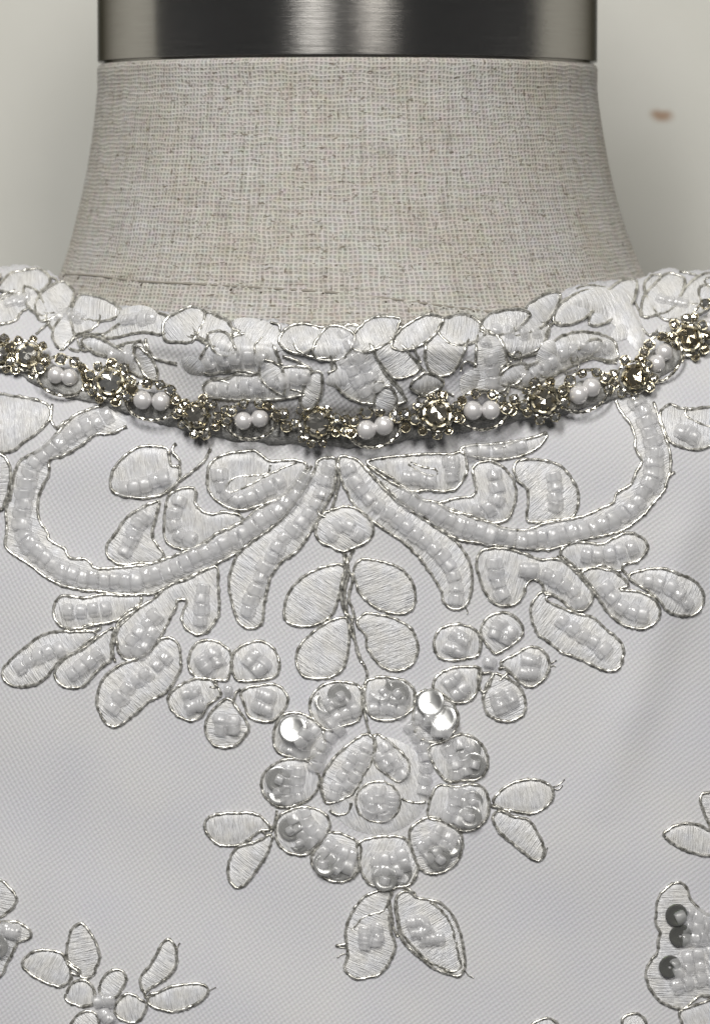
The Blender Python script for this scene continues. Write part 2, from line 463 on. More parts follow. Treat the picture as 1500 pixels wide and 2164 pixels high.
def add_beads(key, path, spacing=23.0, size=1.0, lift=9.0, jitter=1.2, wide=1.2):
    """seed beads threaded end to end along a photo path"""
    p = catmull(path, False, spacing) if len(path) > 1 else np.asarray(path, float)
    for i in range(len(p)):
        if len(p) > 1:
            t = p[min(i + 1, len(p) - 1)] - p[max(i - 1, 0)]; ang = math.degrees(math.atan2(t[1], t[0]))
        else: ang = random.uniform(0, 180)
        q = p[i] + rng.normal(0, jitter, 2)
        BEADS.setdefault(key, []).append((tuple(q), ang + random.gauss(0, 5), size * random.uniform(0.88, 1.08), lift, wide * random.uniform(0.92, 1.1)))
def add_seq(key, px, rad, kind='sequin', lift=14, tilt=(0, 0)):
    SEQ.setdefault(key, []).append((px, rad, kind, lift, tilt))
    if kind == 'sequin': BEADS.setdefault(key, []).append(((px[0] + random.gauss(0, 2), px[1] + random.gauss(0, 2)), random.uniform(0, 180), 0.72, lift + 8, 1.05))

# ------------------------------------------------------------------ the wall
bm = bmesh.new()
for x, z in ((-1.6, -1.2), (1.6, -1.2), (1.6, 1.6), (-1.6, 1.6)): bm.verts.new((x, WALL_Y, z))
bm.faces.new(bm.verts[:])
wall = put('wall', bm_mesh('wall', bm, False), M['wall']); wall['kind'] = 'structure'

# ------------------------------------------------------------------ the dress form
form = root('dress_form', 'linen covered dress form neck with brushed steel cap rising from a white beaded dress', 'dress form')
def lathe(name, prof, uvs, seg=128, close_top=False):
    V, F, U = [], [], []
    for i, (r, z, cx) in enumerate(prof):
        for k in range(seg + 1):
            a = -math.pi / 2 + math.pi + 2 * math.pi * k / seg
            V.append((cx + r * math.cos(a), YAX + r * math.sin(a), z)); U.append(((a - 1.5 * math.pi) * 0.058 * 100, uvs[i]))
    for i in range(len(prof) - 1):
        for k in range(seg):
            b = i * (seg + 1) + k
            F.append((b, b + 1, b + seg + 2, b + seg + 1))
    if close_top: F.append(tuple((len(prof) - 1) * (seg + 1) + k for k in range(seg)))
    return mesh_from(name, V, F, U)
zs = list(np.linspace(0.0300, Z_RIM - 0.0012, 46))
def smooth_r(z): return float(np.mean([neck_r(max(z, 0.0385) + d) for d in np.linspace(-0.006, 0.006, 9)])) - 0.9 * max(0.0385 - z, 0)
prof = [(smooth_r(min(z, Z_RIM - 0.006)), z, float(neck_c(z))) for z in zs]
rr = prof[-1][0]; cc_ = prof[-1][2]
prof += [(rr - 0.0002, Z_RIM - 0.0005, cc_), (rr - 0.0008, Z_RIM, cc_), (rr - 0.004, Z_RIM + 0.0002, cc_), (0.002, Z_RIM + 0.0002, cc_)]
vv = [0]
for i in range(1, len(prof)): vv.append(vv[-1] + math.hypot(prof[i][0] - prof[i - 1][0], prof[i][1] - prof[i - 1][1]) * 100)
put('neck_cover', lathe('neck_cover', prof, vv), M['linen'], form)
rc = rr - 0.0001
cap = [(rc - 0.0016, Z_RIM - 0.001, cc_), (rc - 0.0016, Z_RIM + 0.0006, cc_), (rc - 0.0001, Z_RIM + 0.0006, cc_), (rc, Z_RIM + 0.0009, cc_), (rc - 0.0004, Z_RIM + 0.06, cc_), (rc - 0.003, Z_RIM + 0.075, cc_),
       (rc - 0.010, Z_RIM + 0.088, cc_), (rc - 0.022, Z_RIM + 0.098, cc_), (0.001, Z_RIM + 0.103, cc_)]  # unseen upper cap: height and dome shaped to cast the shadow on the wall
cv = [c[1] * 100 for c in cap]
me = lathe('steel_cap', cap, cv, close_top=True)
co = put('steel_cap', me, M['steel'], form)
md = co.modifiers.new('edge', 'EDGE_SPLIT'); md.split_angle = R(35)

def neck_pt(px):
    d = rays([px])[0]; lo, hi = 0.5, 0.72
    for t in np.linspace(0.5, 0.74, 400):
        p = CP + d * t
        r = smooth_r(p[2])
        if (p[0] - neck_c(p[2])) ** 2 + (p[1] - YAX) ** 2 < r * r: break
    n = Vector((p[0] - float(neck_c(p[2])), p[1] - YAX, 0)).normalized()
    return Vector(p), n
def tube(path, rad, K=6, closed=False):
    V, F = [], []; n = len(path)
    for i in range(n):
        t = (path[(i + 1) % n] - path[i - 1]) if closed else (path[min(i + 1, n - 1)] - path[max(i - 1, 0)])
        t.normalize(); a = t.orthogonal().normalized()
        a = (Vector((0, 1, 0.01)) - t * t.dot(Vector((0, 1, 0.01)))).normalized(); b = t.cross(a)
        r = rad[i] if hasattr(rad, '__len__') else rad
        for k in range(K):
            q = 2 * math.pi * k / K; V.append(path[i] + (a * math.cos(q) + b * math.sin(q)) * r)
    for i in range(n if closed else n - 1):
        j = (i + 1) % n
        for k in range(K): F.append((i * K + k, i * K + (k + 1) % K, j * K + (k + 1) % K, j * K + k))
    if not closed: F += [tuple(reversed(range(K))), tuple((n - 1) * K + k for k in range(K))]
    return V, F
seam_px = catmull(T('P 138,579 200,582 300,594 420,600 540,607 650,614 740,621 840,633 950,648 1060,662 1150,675 1230,690'), False, 8)
sp = []
for p in seam_px:
    q, n = neck_pt(p); sp.append(q + n * (0.0001 + random.gauss(0, 0.00006)))
V, F = tube(sp, [0.0003 * random.uniform(0.75, 1.2) for _ in sp], 5)
seam = put('neck_seam', mesh_from('neck_seam', V, F), M['thread'], form)
bm = bmesh.new(); bmesh.ops.create_icosphere(bm, subdivisions=1, radius=0.00042); hole_me = bm_mesh('needle_hole', bm)
for i in range(0, len(seam_px), 4):
    p = seam_px[i] + np.array([random.gauss(0, 3), 7 + random.gauss(0, 2.5)])
    q, n = neck_pt(p)
    if random.random() < 0.75:
        o = put('needle_hole', hole_me, M['hole'], form); o.location = q; s = random.uniform(0.6, 1.15); o.scale = (s, 0.4, s)

# ------------------------------------------------------------------ the dress: cloth
dress = root('wedding_dress', 'white wedding dress with beaded lace appliques and pearl rhinestone neckline on a dress form', 'dress')
edge = catmull(T('P -330,640 -200,590 -90,562 0,562 70,566 120,585 135,612 200,640 300,652 400,662 480,672 560,672 640,690 720,695 800,690 900,688 1000,682 1080,672 1150,650 1195,616 1260,596 1340,585 1400,568 1470,566 1560,570 1680,600 1820,650'), False, 7)
ej = np.random.default_rng(3); edge[:, 1] += np.convolve(ej.normal(0, 9, len(edge) + 4), np.ones(5) / 5, 'valid')[:len(edge)]
tp = catmull(T('P -150,665 -60,722 0,752 59,768 130,800 225,826 320,853 421,884 530,899 672,908 790,908 923,885 1018,872 1150,845 1240,826 1338,797 1395,760 1455,715 1500,688 1570,645 1650,600'), False, 7)
NC = len(edge); NR = 150
gp = []
for j in range(NR + 1):
    t = j / NR
    y = edge[:, 1] * (1 - t) + 2420 * t
    gp.append(np.stack([edge[:, 0], y], 1))
gp = np.concatenate(gp)
P = hit(gp); ok = normal(P)
V = list(P); U = [((p[0] - 750) * PXM * 100, -(p[1] - 1082) * PXM * 100) for p in gp]
F = []
for j in range(NR):
    for i in range(NC - 1):
        a = j * NC + i; F.append((a, a + NC, a + NC + 1, a + 1))
# turned back over the shoulders and into the neckline
top = len(V)
for s, (dy, dz) in enumerate(((0.0015, -0.0004), (0.006, -0.0015), (0.05, -0.006), (0.10, -0.02))):
    for i in range(NC):
        p = P[i]; x = (p[0] - 0) * (1 - 0.0 * s)
        back = 1.0 if abs(p[0]) > 0.06 else 0.12
        V.append((x, p[1] + dy * back, p[2] + dz)); U.append((U[i][0], U[i][1] + dy * 100))
for s in range(4):
    for i in range(NC - 1):
        a = (top + (s - 1) * NC + i) if s else i; b = top + s * NC + i
        F.append((a, a + 1, b + 1, b))
put('bodice', mesh_from('bodice', V, F, U), M['cloth'], dress)

# ------------------------------------------------------------------ appliques, read off the photo
S_L, S_R, FL, FR, SP, RO, NL, BLF, BUT = 'left', 'right', 'fl', 'fr', 'spray', 'rose', 'neck', 'blf', 'but'
def pads(key, name, *specs, **kw):
    for s in specs: add_pad(key, name, T(s), **kw)

# left scroll
L_out = T('C 430,35 360,55 300,85 240,150 175,215 90,260 60,330 45,410 25,470 30,540 25,620 60,655 130,700 180,740 250,780 330,800 420,810 530,822 600,820 640,818 700,790 760,760 850,720 910,690 1000,640 1060,590 1130,545 1200,470 1260,390 1310,310')
L_in = T('C 1300,285 1230,380 1150,430 1080,460 1020,510 970,540 900,570 850,610 780,640 700,670 620,695 530,705 460,712 400,712 360,675 295,670 270,630 210,595 200,560 165,510 160,450 170,390 205,320 210,260 270,240 340,200 400,155 465,150 530,120')
add_pad(S_L, 'scroll_band', np.concatenate([L_out, L_in, T('C 500,45')]), ang=20, hgt=0.3, cord=False)
add_cord(S_L, L_out, False); add_cord(S_L, L_in, False)
add_beads(S_L, T('C 450,80 380,115 310,150 240,195 150,270 120,340 105,420 95,500 105,580 150,630 210,690 290,735 370,755 460,765 560,762 650,740 740,705 830,665 920,620 1000,580 1080,520 1150,475 1220,410 1280,330'), 22.5, 1.05, wide=1.42)
pads(S_L, 'satin_leaf',
     'C 590,205 520,245 475,300 460,360 480,395 540,415 610,418 690,398 740,355 750,290 715,285 705,235 690,210',
     'C 665,430 600,455 530,500 480,570 450,610 445,650 470,680 520,697 580,690 640,690 685,660 660,620 635,570 650,500 660,460',
     'C 800,375 740,385 705,410 690,460 685,540 690,590 730,625 790,632 850,605 910,565 970,535 1010,520 1000,490 940,478 880,485 840,470 815,440 820,400',
     'C 1060,222 1000,228 930,240 880,275 865,330 870,385 905,430 960,460 1020,468 1080,450 1150,425 1210,380 1280,290 1240,262 1180,262 1125,265 1090,240',
     'C 1400,255 1400,330 1390,390 1350,465 1315,530 1285,580 1240,640 1170,690 1130,750 1110,820 1100,890 1090,945 1035,962 990,925 965,840 955,770 970,700 1000,645 1060,595 1130,545 1190,490 1250,410 1310,310 1330,260',
     'C -80,0 60,-5 190,25 212,80 165,140 95,190 40,225 -80,205',
     'C -80,230 0,235 30,260 45,310 40,370 20,440 0,470 -80,480',
     'E 590,195 510,195 430,190 350,205 270,195 235,220 225,265 240,305 275,330 345,330 400,315 480,300 530,265 575,235',
     'E 390,345 300,345 230,345 170,365 120,400 60,450 15,500 15,535 50,570 110,572 170,555 215,510 250,465 310,435 370,380 400,365',
     'E 400,375 350,415 290,445 240,490 230,535 260,570 300,580 350,570 395,520 440,480 465,455 465,380 480,330 450,340',
     'E 700,155 640,210 590,240 500,300 485,350 490,400 500,440 540,465 580,455 640,410 670,370 700,310 735,240 740,215 780,215 765,260 760,300 790,345 830,358 870,340 905,290 915,250 910,150 905,75 840,95 770,130',
     'E 705,370 660,385 610,440 510,480 440,530 410,590 405,650 430,710 460,738 500,735 560,690 620,640 700,590 750,510 755,470 745,400')
for s in ('C 690,398 740,355 800,310 850,265 880,212', 'C 1240,270 1170,300 1115,325 1050,360 990,388 945,395 950,360 990,332 1060,325 1115,315 1130,280',
          'C 220,30 215,90 240,130 260,110 290,95', 'C 735,190 720,225 752,268 740,290', 'E 340,330 380,312 420,322 400,342 345,338', 'E 480,470 470,420 490,340 540,285 590,235',
          'C 5,470 45,420 55,340 75,280'): add_cord(S_L, T(s), False)
for s, n in (('C 520,380 600,365 690,330', 1), ('C 610,490 560,560 525,640', 1), ('C 750,430 730,500 735,560 800,590', 1), ('C 920,320 935,390 985,425', 1), ('C 1370,300 1330,420 1260,510 1190,580 1140,650 1090,740 1060,820 1040,890', 1),
             ('E 290,260 360,258 440,248', 1), ('E 90,490 160,450 250,415', 1), ('E 300,520 350,480 410,430', 1), ('E 535,420 580,350 650,280', 1), ('E 835,300 845,225 850,160', 1), ('E 475,660 550,570 630,510 690,450', 1), ('C 1170,350 1080,400 1010,430', 1),
             ('E 590,430 640,350', 1)):
    add_beads(S_L, T(s), 25, 1.0)

# right scroll
R_out = T('D 1262,20 1285,85 1305,150 1330,220 1335,300 1320,340 1310,385 1270,430 1230,480 1150,545 1080,570 980,590 900,615 810,635 700,625 600,615 530,605 460,595 400,565 340,520 270,470 210,430 120,350 60,290 30,260')
R_in = T('D 70,280 150,340 250,395 300,425 370,440 420,475 500,490 570,515 650,548 740,550 810,525 900,510 980,490 1040,465 1095,440 1110,400 1170,360 1190,310 1215,265 1190,220 1185,160 1165,110 1130,65 1105,10')
add_pad(S_R, 'scroll_band', np.concatenate([R_out, R_in, T('D 1180,-5')]), ang=-30, hgt=0.3, cord=False)
add_cord(S_R, R_out, False); add_cord(S_R, R_in, False)
add_beads(S_R, T('D 1195,20 1225,80 1245,150 1260,230 1262,310 1240,370 1190,440 1110,495 1030,530 940,555 850,578 760,588 670,585 580,568 500,545 430,522 360,482 290,448 220,410'), 22.5, 1.05, wide=1.42)
pads(S_R, 'satin_leaf',
     'D 700,265 680,300 700,350 735,380 740,440 738,510 780,520 860,510 920,500 945,460 950,400 930,350 880,290 820,265 760,258',
     'D 510,300 530,275 580,265 630,285 670,330 690,380 685,440 660,500 610,522 540,510 460,480 390,455 370,440 440,420 510,410 525,380 515,340',
     'D 430,235 470,225 485,270 485,310 465,350 430,385 370,390 320,385 260,390 220,370 150,320 70,270 150,250 250,240 340,235',
     'D 470,235 600,258 690,248 750,228 800,190 820,150 750,170 640,190 480,205',
     'D -45,250 -40,330 -15,390 10,440 60,490 150,555 230,610 290,670 340,740 380,810 385,840 410,875 450,882 485,860 505,800 505,720 490,670 450,610 400,570 340,530 260,475 200,435 130,370 60,290 20,255',
     'D 1310,140 1340,190 1400,212 1460,215 1510,190 1560,100 1560,40 1400,50 1330,30 1290,70',
     'D 600,628 545,640 525,690 535,740 555,800 590,850 630,868 690,860 720,820 735,775 765,757 800,780 810,820 850,825 890,855 930,885 975,888 1005,850 1005,805 960,750 900,690 850,672 790,675 720,650 650,630',
     'D 920,605 880,635 875,660 910,695 950,715 1020,710 1080,720 1130,720 1140,695 1200,680 1235,640 1235,605 1200,575 1150,565 1100,585 1050,610 980,605',
     'D 965,730 1000,780 1030,830 1070,890 1110,930 1170,960 1230,962 1280,930 1290,880 1260,835 1200,810 1120,800 1160,780 1120,740 1060,700 1010,712',
     'D 1160,745 1200,725 1290,712 1380,740 1440,770 1470,820 1465,870 1430,905 1380,910 1320,890 1290,850 1240,805 1190,775',
     'F 800,180 755,230 755,290 780,350 830,390 880,430 960,460 1040,500 1100,508 1130,480 1138,420 1120,380 1060,330 1010,285 930,265 870,240 820,215 820,195 850,190')
for s in ('D 250,270 300,290 355,300 360,325 310,320 270,300 240,280', 'D 860,660 900,690 950,735 1000,800 1030,830', 'D 880,660 930,700 975,750 1010,795', 'D 1130,715 1160,745', 'D 1400,40 1395,75 1420,95 1500,125', 'D 1310,385 1320,340 1350,310', 'D 680,190 640,205 600,215'):
    add_cord(S_R, T(s), False)
for s in ('D 840,330 850,390 855,450', 'D 600,320 610,390 590,460 530,470', 'D 420,265 420,330', 'D 500,225 600,222 710,205', 'D -5,300 40,380 130,460 220,530 300,590 370,650 420,720 440,790 440,840', 'D 1370,140 1420,165',
          'D 600,690 610,760 630,820', 'D 810,735 870,765 920,805 950,850', 'D 985,655 1050,655 1110,640 1170,625', 'D 1060,790 1110,850 1170,890 1220,905', 'D 1240,765 1310,780 1360,815 1400,850', 'F 880,300 940,340 1000,380 1050,420', 'D 720,720 760,720', 'D 230,330 330,350'):
    add_beads(S_R, T(s), 25, 1.0)

# small flowers
for key, cr, pet, ctr in ((FL, 'E', ['950,545 965,480 960,430 915,390 860,380 815,400 790,450 790,500 830,540 890,545', '985,545 967,480 980,430 1020,400 1080,385 1130,405 1160,450 1165,490 1150,530 1100,545 1040,550',
                       '905,575 880,545 820,540 750,570 705,610 705,650 740,695 790,715 840,700 870,650 920,610', '945,625 890,670 860,720 860,770 890,815 940,828 990,815 1030,770 1035,730 1000,680 975,640',
                       '1005,600 1030,580 1090,570 1140,565 1185,590 1200,630 1180,680 1140,715 1090,720 1040,700 1020,650'], (955, 590)),
                      (FR, 'F', ['535,440 540,370 510,330 450,315 390,325 355,360 350,410 375,455 430,465 490,455', '600,435 550,370 548,320 580,280 630,265 680,280 715,320 715,360 680,395 640,420',
                       '625,475 690,440 740,410 790,415 820,450 830,495 805,545 755,575 715,560 660,510', '610,520 680,555 715,590 730,640 720,690 680,715 630,718 580,695 555,650 560,590 585,540',
                       '540,500 470,492 400,505 355,540 345,590 380,620 430,640 480,640 520,610 535,560'], (580, 470))):
    o = T(cr + ' %d,%d' % ctr)[0]
    for s in pet:
        p = T(cr + ' ' + s); add_pad(key, 'petal', p)
        c = p.mean(0); d = c - o; d /= np.linalg.norm(d); e = np.array([-d[1], d[0]])
        ex = 0.8
        for a in (-1, 1):
            add_beads(key, np.array([c - d * 14 * ex + e * 12.5 * a, c + d * 15 * ex + e * 13.5 * a]), 24, 0.9)
    add_beads(key, [o], 10, 0.85)
    q = T(cr + ' ' + pet[-1])
add_cord(FL, T('E 1005,585 985,600 975,640 1000,680'), False); add_cord(FL, T('E 880,545 905,560 895,580 875,575'), False)
add_cord(FR, T('F 540,500 530,540 550,600 575,580 590,520 545,520'), False); add_cord(FR, T('F 615,500 640,495 660,510 620,550'), False)

# leaf spray on the centre line
pads(SP, 'satin_leaf', 'P 700,1078 735,1070 770,1085 788,1115 780,1140 745,1158 725,1165 700,1155 672,1140 668,1112 680,1090',
     'E 1420,65 1340,80 1260,120 1205,185 1185,260 1200,305 1260,322 1330,312 1390,265 1415,190 1440,100', ang=35, hgt=0.7)
pads(SP, 'satin_leaf', 'E 1440,285 1370,305 1310,345 1255,400 1235,460 1260,525 1320,542 1390,530 1435,490 1455,400 1455,330', ang=35, hgt=0.7)
pads(SP, 'satin_leaf', 'F 60,43 25,60 15,110 45,190 110,245 190,270 245,260 270,220 262,150 225,95 160,60', 'F 70,268 30,295 35,330 65,360 70,410 110,470 160,505 230,500 272,460 280,400 250,330 180,290 120,275', ang=-20, hgt=0.7)
for s in ('P 725,1163 728,1200 720,1240 726,1290 742,1310 755,1380 772,1410 775,1440 768,1480 775,1530 782,1557', 'P 748,1160 733,1195 745,1225 737,1262 748,1300 740,1330 752,1360 764,1400',
          'P 700,1078 716,1020 712,968', 'P 690,1095 672,1080 690,1040', 'P 730,1170 736,1210 728,1250 734,1300'): add_cord(SP, T(s), False)
add_beads(SP, T('P 700,1130 725,1105 755,1128'), 24, 0.9)

# the rose
sc = ['640,90 560,72 490,95 455,150 470,215 520,255 580,240 640,215 650,150', '660,80 720,55 800,65 845,100 850,160 810,200 740,220 680,200 660,140', '850,150 870,115 930,105 990,150 1012,200 1005,250 960,290 900,300 850,260',
      '900,330 960,300 1020,272 1080,290 1120,340 1122,400 1090,440 1030,445 960,440', '930,470 1000,470 1060,460 1110,475 1130,530 1120,590 1075,630 1020,635 960,600 900,580', '830,640 900,585 960,600 1020,640 1030,690 1010,750 960,790 900,795 860,760',
      '640,680 650,790 690,840 760,850 830,840 860,790 850,740 800,660', '530,640 490,690 460,740 490,800 560,830 620,810 640,760 640,680', '330,600 370,560 440,545 510,570 530,620 490,680 440,725 370,715 330,670',
      '440,370 350,370 290,410 272,460 290,510 340,545 400,540 470,500 490,430', '500,250 450,205 400,190 350,205 318,270 330,330 380,355 450,365 510,320']
rc0 = T('G 700,450')[0]
for s in sc:
    p = T('G ' + s); add_pad(RO, 'petal', p, hgt=0.5)
    c = p.mean(0); d = c - rc0; L = np.linalg.norm(d); d /= L; e = np.array([-d[1], d[0]])
    for rad, hw, k in ((-24, 27, 24), (-1, 30, 24)):
        add_beads(RO, np.array([c + d * rad - e * hw, c + d * (rad + 5), c + d * rad + e * hw]), k, 0.98, lift=8)
    for sgn in (-1, 1):
        q_ = c + d * random.uniform(14, 19) + e * sgn * random.uniform(13, 18)
        if min(np.linalg.norm(q_ - T('G %d,%d' % b_)[0]) for b_ in ((905, 150), (950, 210), (395, 248))) > 30: add_seq(RO, tuple(q_), random.uniform(25, 28), 'sequin', 9 + 4 * sgn, (random.uniform(-12, 12), random.uniform(-12, 12)))
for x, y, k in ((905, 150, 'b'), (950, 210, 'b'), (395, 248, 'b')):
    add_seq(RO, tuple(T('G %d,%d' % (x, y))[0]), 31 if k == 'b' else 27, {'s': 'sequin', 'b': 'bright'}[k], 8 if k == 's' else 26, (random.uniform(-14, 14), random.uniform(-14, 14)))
ring = [(rc0[0] + 4 + 112 * math.cos(a), rc0[1] + 8 + 104 * math.sin(a)) for a in np.linspace(0, 2 * math.pi, 28, endpoint=False)]
add_pad(RO, 'rose_ground', np.array(ring), ang=70, hgt=0.35, cord=False)
pads(RO, 'petal', 'G 670,270 600,310 540,370 505,430 500,490 520,530 570,520 620,490 660,420 690,370 700,310', 'G 700,275 740,290 800,340 828,380 825,420 790,450 740,420 700,380', hgt=0.6)
add_pad(RO, 'rose_centre', np.array([T('G %f,%f' % (712 + 84 * math.cos(a), 526 + 77 * math.sin(a)))[0] for a in np.linspace(0, 2 * math.pi, 14, endpoint=False)]), hgt=0.6)
for s in ('G 625,360 590,410 560,460 540,505', 'G 665,320 640,400 600,460', 'G 740,320 770,370 800,420', 'G 720,350 745,395', 'G 670,500 690,540 680,570', 'G 715,480 720,530 735,575', 'G 765,500 760,550'):
    add_beads(RO, T(s), 23, 0.92)
for bx_, by_ in ((425, 290), (445, 262), (900, 215), (930, 255), (965, 262)): add_beads(RO, [T('G %d,%d' % (bx_, by_))[0]], 10, 0.95, lift=33)
add_beads(RO, T('G 830,250 870,300 890,360 890,420 880,480'), 24, 0.9, lift=8); add_beads(RO, T('G 560,250 500,320 475,390'), 24, 0.9, lift=8)
for s in ('G 610,530 600,565 560,575 530,560', 'G 690,270 705,310 690,360', 'G 800,515 850,530 890,525'): add_cord(RO, T(s), False)
pads(RO, 'satin_leaf', 'G 1145,525 1170,490 1220,455 1300,442 1360,465 1372,505 1345,545 1290,570 1220,560 1170,550', 'G 1165,560 1220,580 1280,595 1310,640 1335,690 1330,740 1300,745 1240,700 1170,640 1145,590',
     'G 310,630 260,575 180,568 100,575 60,600 65,640 110,685 180,690 220,670 270,635', 'G 310,650 250,680 180,700 150,760 150,820 180,850 220,830 270,760 300,710',
     'I 500,130 420,130 340,160 280,220 240,290 212,380 215,470 225,540 205,600 220,650 280,685 360,675 430,655 480,590 515,520 525,460 490,360 490,260 480,200',
     'I 600,130 540,160 525,230 540,330 560,420 610,490 690,560 770,620 860,655 920,670 960,630 965,560 945,430 900,310 830,220 740,185 660,170')
for s in ('I 490,200 440,260 350,285 300,320 250,380', 'I 530,200 545,300 570,400 640,480 720,565 800,605 880,640 940,610 925,540 905,450 870,330 800,240 740,200', 'I 490,190 500,280 515,370 540,420', 'I 420,130 500,120 580,105 655,150',
          'G 1130,530 1145,545 1170,550 1210,565', 'G 270,635 290,650 270,670 200,690', 'G 310,640 325,600 330,560', 'I 150,475 200,470 225,455'): add_cord(RO, T(s), False)
for s in ('I 620,330 700,310', 'I 640,400 730,360', 'I 700,440 800,430', 'I 340,380 330,470', 'I 410,360 400,450'): add_beads(RO, T(s), 25, 0.85)

# frayed thread ends at the leaf tips
for k_, s in ((RO, 'P 1168,1663 1180,1658 1192,1646'), (RO, 'P 1166,1668 1178,1668 1188,1660'), (RO, 'P 1146,1816 1152,1806 1156,1790'), (RO, 'P 980,2050 990,2062 1000,2066'), (RO, 'P 735,2004 718,2002 708,1998'), (RO, 'P 734,2015 720,2018 712,2024'),
              (S_R, 'F 478,240 490,262 486,270'), (FR, 'F 830,480 850,470 858,462'), (FR, 'F 832,490 848,488 856,490'), (BLF, 'H 1172,690 1195,675 1225,662'), (BLF, 'H 1000,440 1012,425 1020,410')):
    add_cord(k_, T(s), False, 1.3, 3)
# lower flower and the edge motifs beside it
pads(BLF, 'petal', 'H 370,500 340,465 260,450 190,460 140,495 125,535 160,575 220,615 290,645 345,655 400,620 400,570', 'H 455,300 410,330 390,390 380,460 395,530 440,570 470,610 520,600 550,540 565,480 545,410 510,350 475,305',
     'H 945,390 915,420 890,470 850,540 805,590 795,640 820,690 860,660 930,620 980,570 1000,510 995,440 970,400', 'H 840,710 900,690 970,655 1050,645 1120,640 1175,665 1170,710 1120,750 1050,780 980,800 910,785 850,760',
     'H 570,640 600,590 660,560 700,575 715,620 690,670 650,720 600,720 565,690', 'H 380,690 410,640 460,620 510,640 535,690 530,750 470,770 400,750 370,720', 'H 650,770 700,710 740,700 800,730 830,760 810,820 770,860 700,850 660,820',
     'H 400,880 440,820 500,795 550,820 560,900 480,960 410,930')
for s in ('H 370,500 420,540 455,560 450,590 400,580', 'H 820,690 835,720 880,695'): add_cord(BLF, T(s), False)
add_beads(BLF, T('H 560,735 630,730'), 26, 0.9); add_beads(BLF, T('H 590,800 620,840'), 26, 0.9)
pads('edge_l', 'satin_leaf', 'H -90,60 0,50 50,90 95,150 80,200 40,240 0,265 -90,280', 'H -90,290 0,290 90,290 150,320 180,365 150,390 100,410 70,470 40,530 0,600 -90,600')
add_seq('edge_l', tuple(T('H -5,425')[0]), 26, 'sequin', 14); add_beads('edge_l', T('H 30,330 90,350'), 24, 0.9)
pads('edge_r', 'satin_leaf', 'J 1480,195 1430,215 1425,270 1450,340 1480,420 1510,460 1600,470 1600,190', 'J 1150,520 1190,470 1250,440 1330,430 1420,445 1480,480 1580,520 1580,650 1480,672 1400,660 1310,630 1230,590')
pads(BUT, 'petal', 'J 1230,880 1180,910 1120,970 1095,1040 1090,1120 1085,1180 1120,1250 1105,1330 1100,1400 1050,1470 1015,1540 1020,1620 1060,1700 1120,1770 1200,1810 1290,1830 1350,1790 1420,1730 1600,1700 1600,1200 1460,1110 1400,1060 1350,1000 1320,920 1280,880', hgt=0.5)
pads(BUT, 'petal', 'J 1270,1850 1285,1943 1300,2040 1560,2040 1560,1770 1420,1790')
pads('edge_b', 'satin_leaf', 'J 830,1950 850,1890 930,1865 990,1890 1015,1960 990,2040 860,2040', 'J 150,1960 220,1910 290,1900 350,1945 380,2030 160,2040')
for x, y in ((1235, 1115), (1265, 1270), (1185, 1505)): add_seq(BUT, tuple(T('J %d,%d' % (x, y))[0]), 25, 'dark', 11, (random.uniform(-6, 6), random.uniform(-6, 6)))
for s in ('J 1275,1140 1370,1110 1450,1150', 'J 1310,1300 1400,1290 1500,1290', 'J 1230,1480 1320,1440 1500,1380', 'J 1250,1560 1350,1520 1500,1480', 'J 1240,1650 1340,1620 1500,1590', 'J 1330,1210 1430,1210 1520,1215'):
    add_beads(BUT, T(s), 25, 1.0)

# lace standing on the neckline
pads(NL, 'satin_leaf', 'A 490,345 540,330 610,320 670,330 730,310 745,280 690,250 640,235 570,245 520,280 470,310 430,340', 'A 440,400 520,370 600,365 620,430 605,500 560,490 480,440',
     'A 770,320 800,270 860,240 920,255 960,300 1000,320 940,345 880,355 820,340', 'A 880,370 840,420 830,465 870,490 950,480 1020,480 1080,490 1130,465 1170,445 1140,380 1110,340 1020,330 950,350',
     'A 850,550 880,515 950,510 990,490 1060,495 1150,470 1250,460 1300,475 1310,560 1200,590 1060,600 900,590', 'A 1225,340 1240,310 1290,300 1340,320 1390,380 1370,420 1310,420 1240,390',
     'P 705,715 730,690 760,690 790,740 815,790 850,830 850,850 770,850 715,820 700,760', 'B 65,325 130,330 200,370 250,410 285,460 270,490 200,510 160,490 110,420', 'B 330,340 370,300 430,290 495,300 490,350 460,430 430,480 380,500 330,480 310,410',
     'B 530,330 580,320 630,360 650,430 655,500 640,560 560,570 510,560 520,450', 'B 540,300 560,270 640,260 710,270 820,290 810,370 790,400 700,420 650,400 610,340', 'B 690,480 780,440 860,350 960,320 1080,345 1110,400 1100,440 1000,430 900,470 820,510 720,550 680,530',
     'B 1225,150 1240,100 1290,85 1400,130 1490,150 1510,200 1470,240 1400,260 1310,270 1260,220', 'A -60,230 10,170 80,150 150,160 190,180 140,210 90,240 65,275 0,290 -60,300', 'A 200,250 290,210 360,230 420,250 400,300 330,330 260,330 210,300')
add_pad(NL, 'satin_fold', T('B 880,215 940,140 1010,125 1140,150 1190,230 1230,330 1200,400 1100,290 1000,250'), cord=False, hgt=1.6, w=22, ang=60)
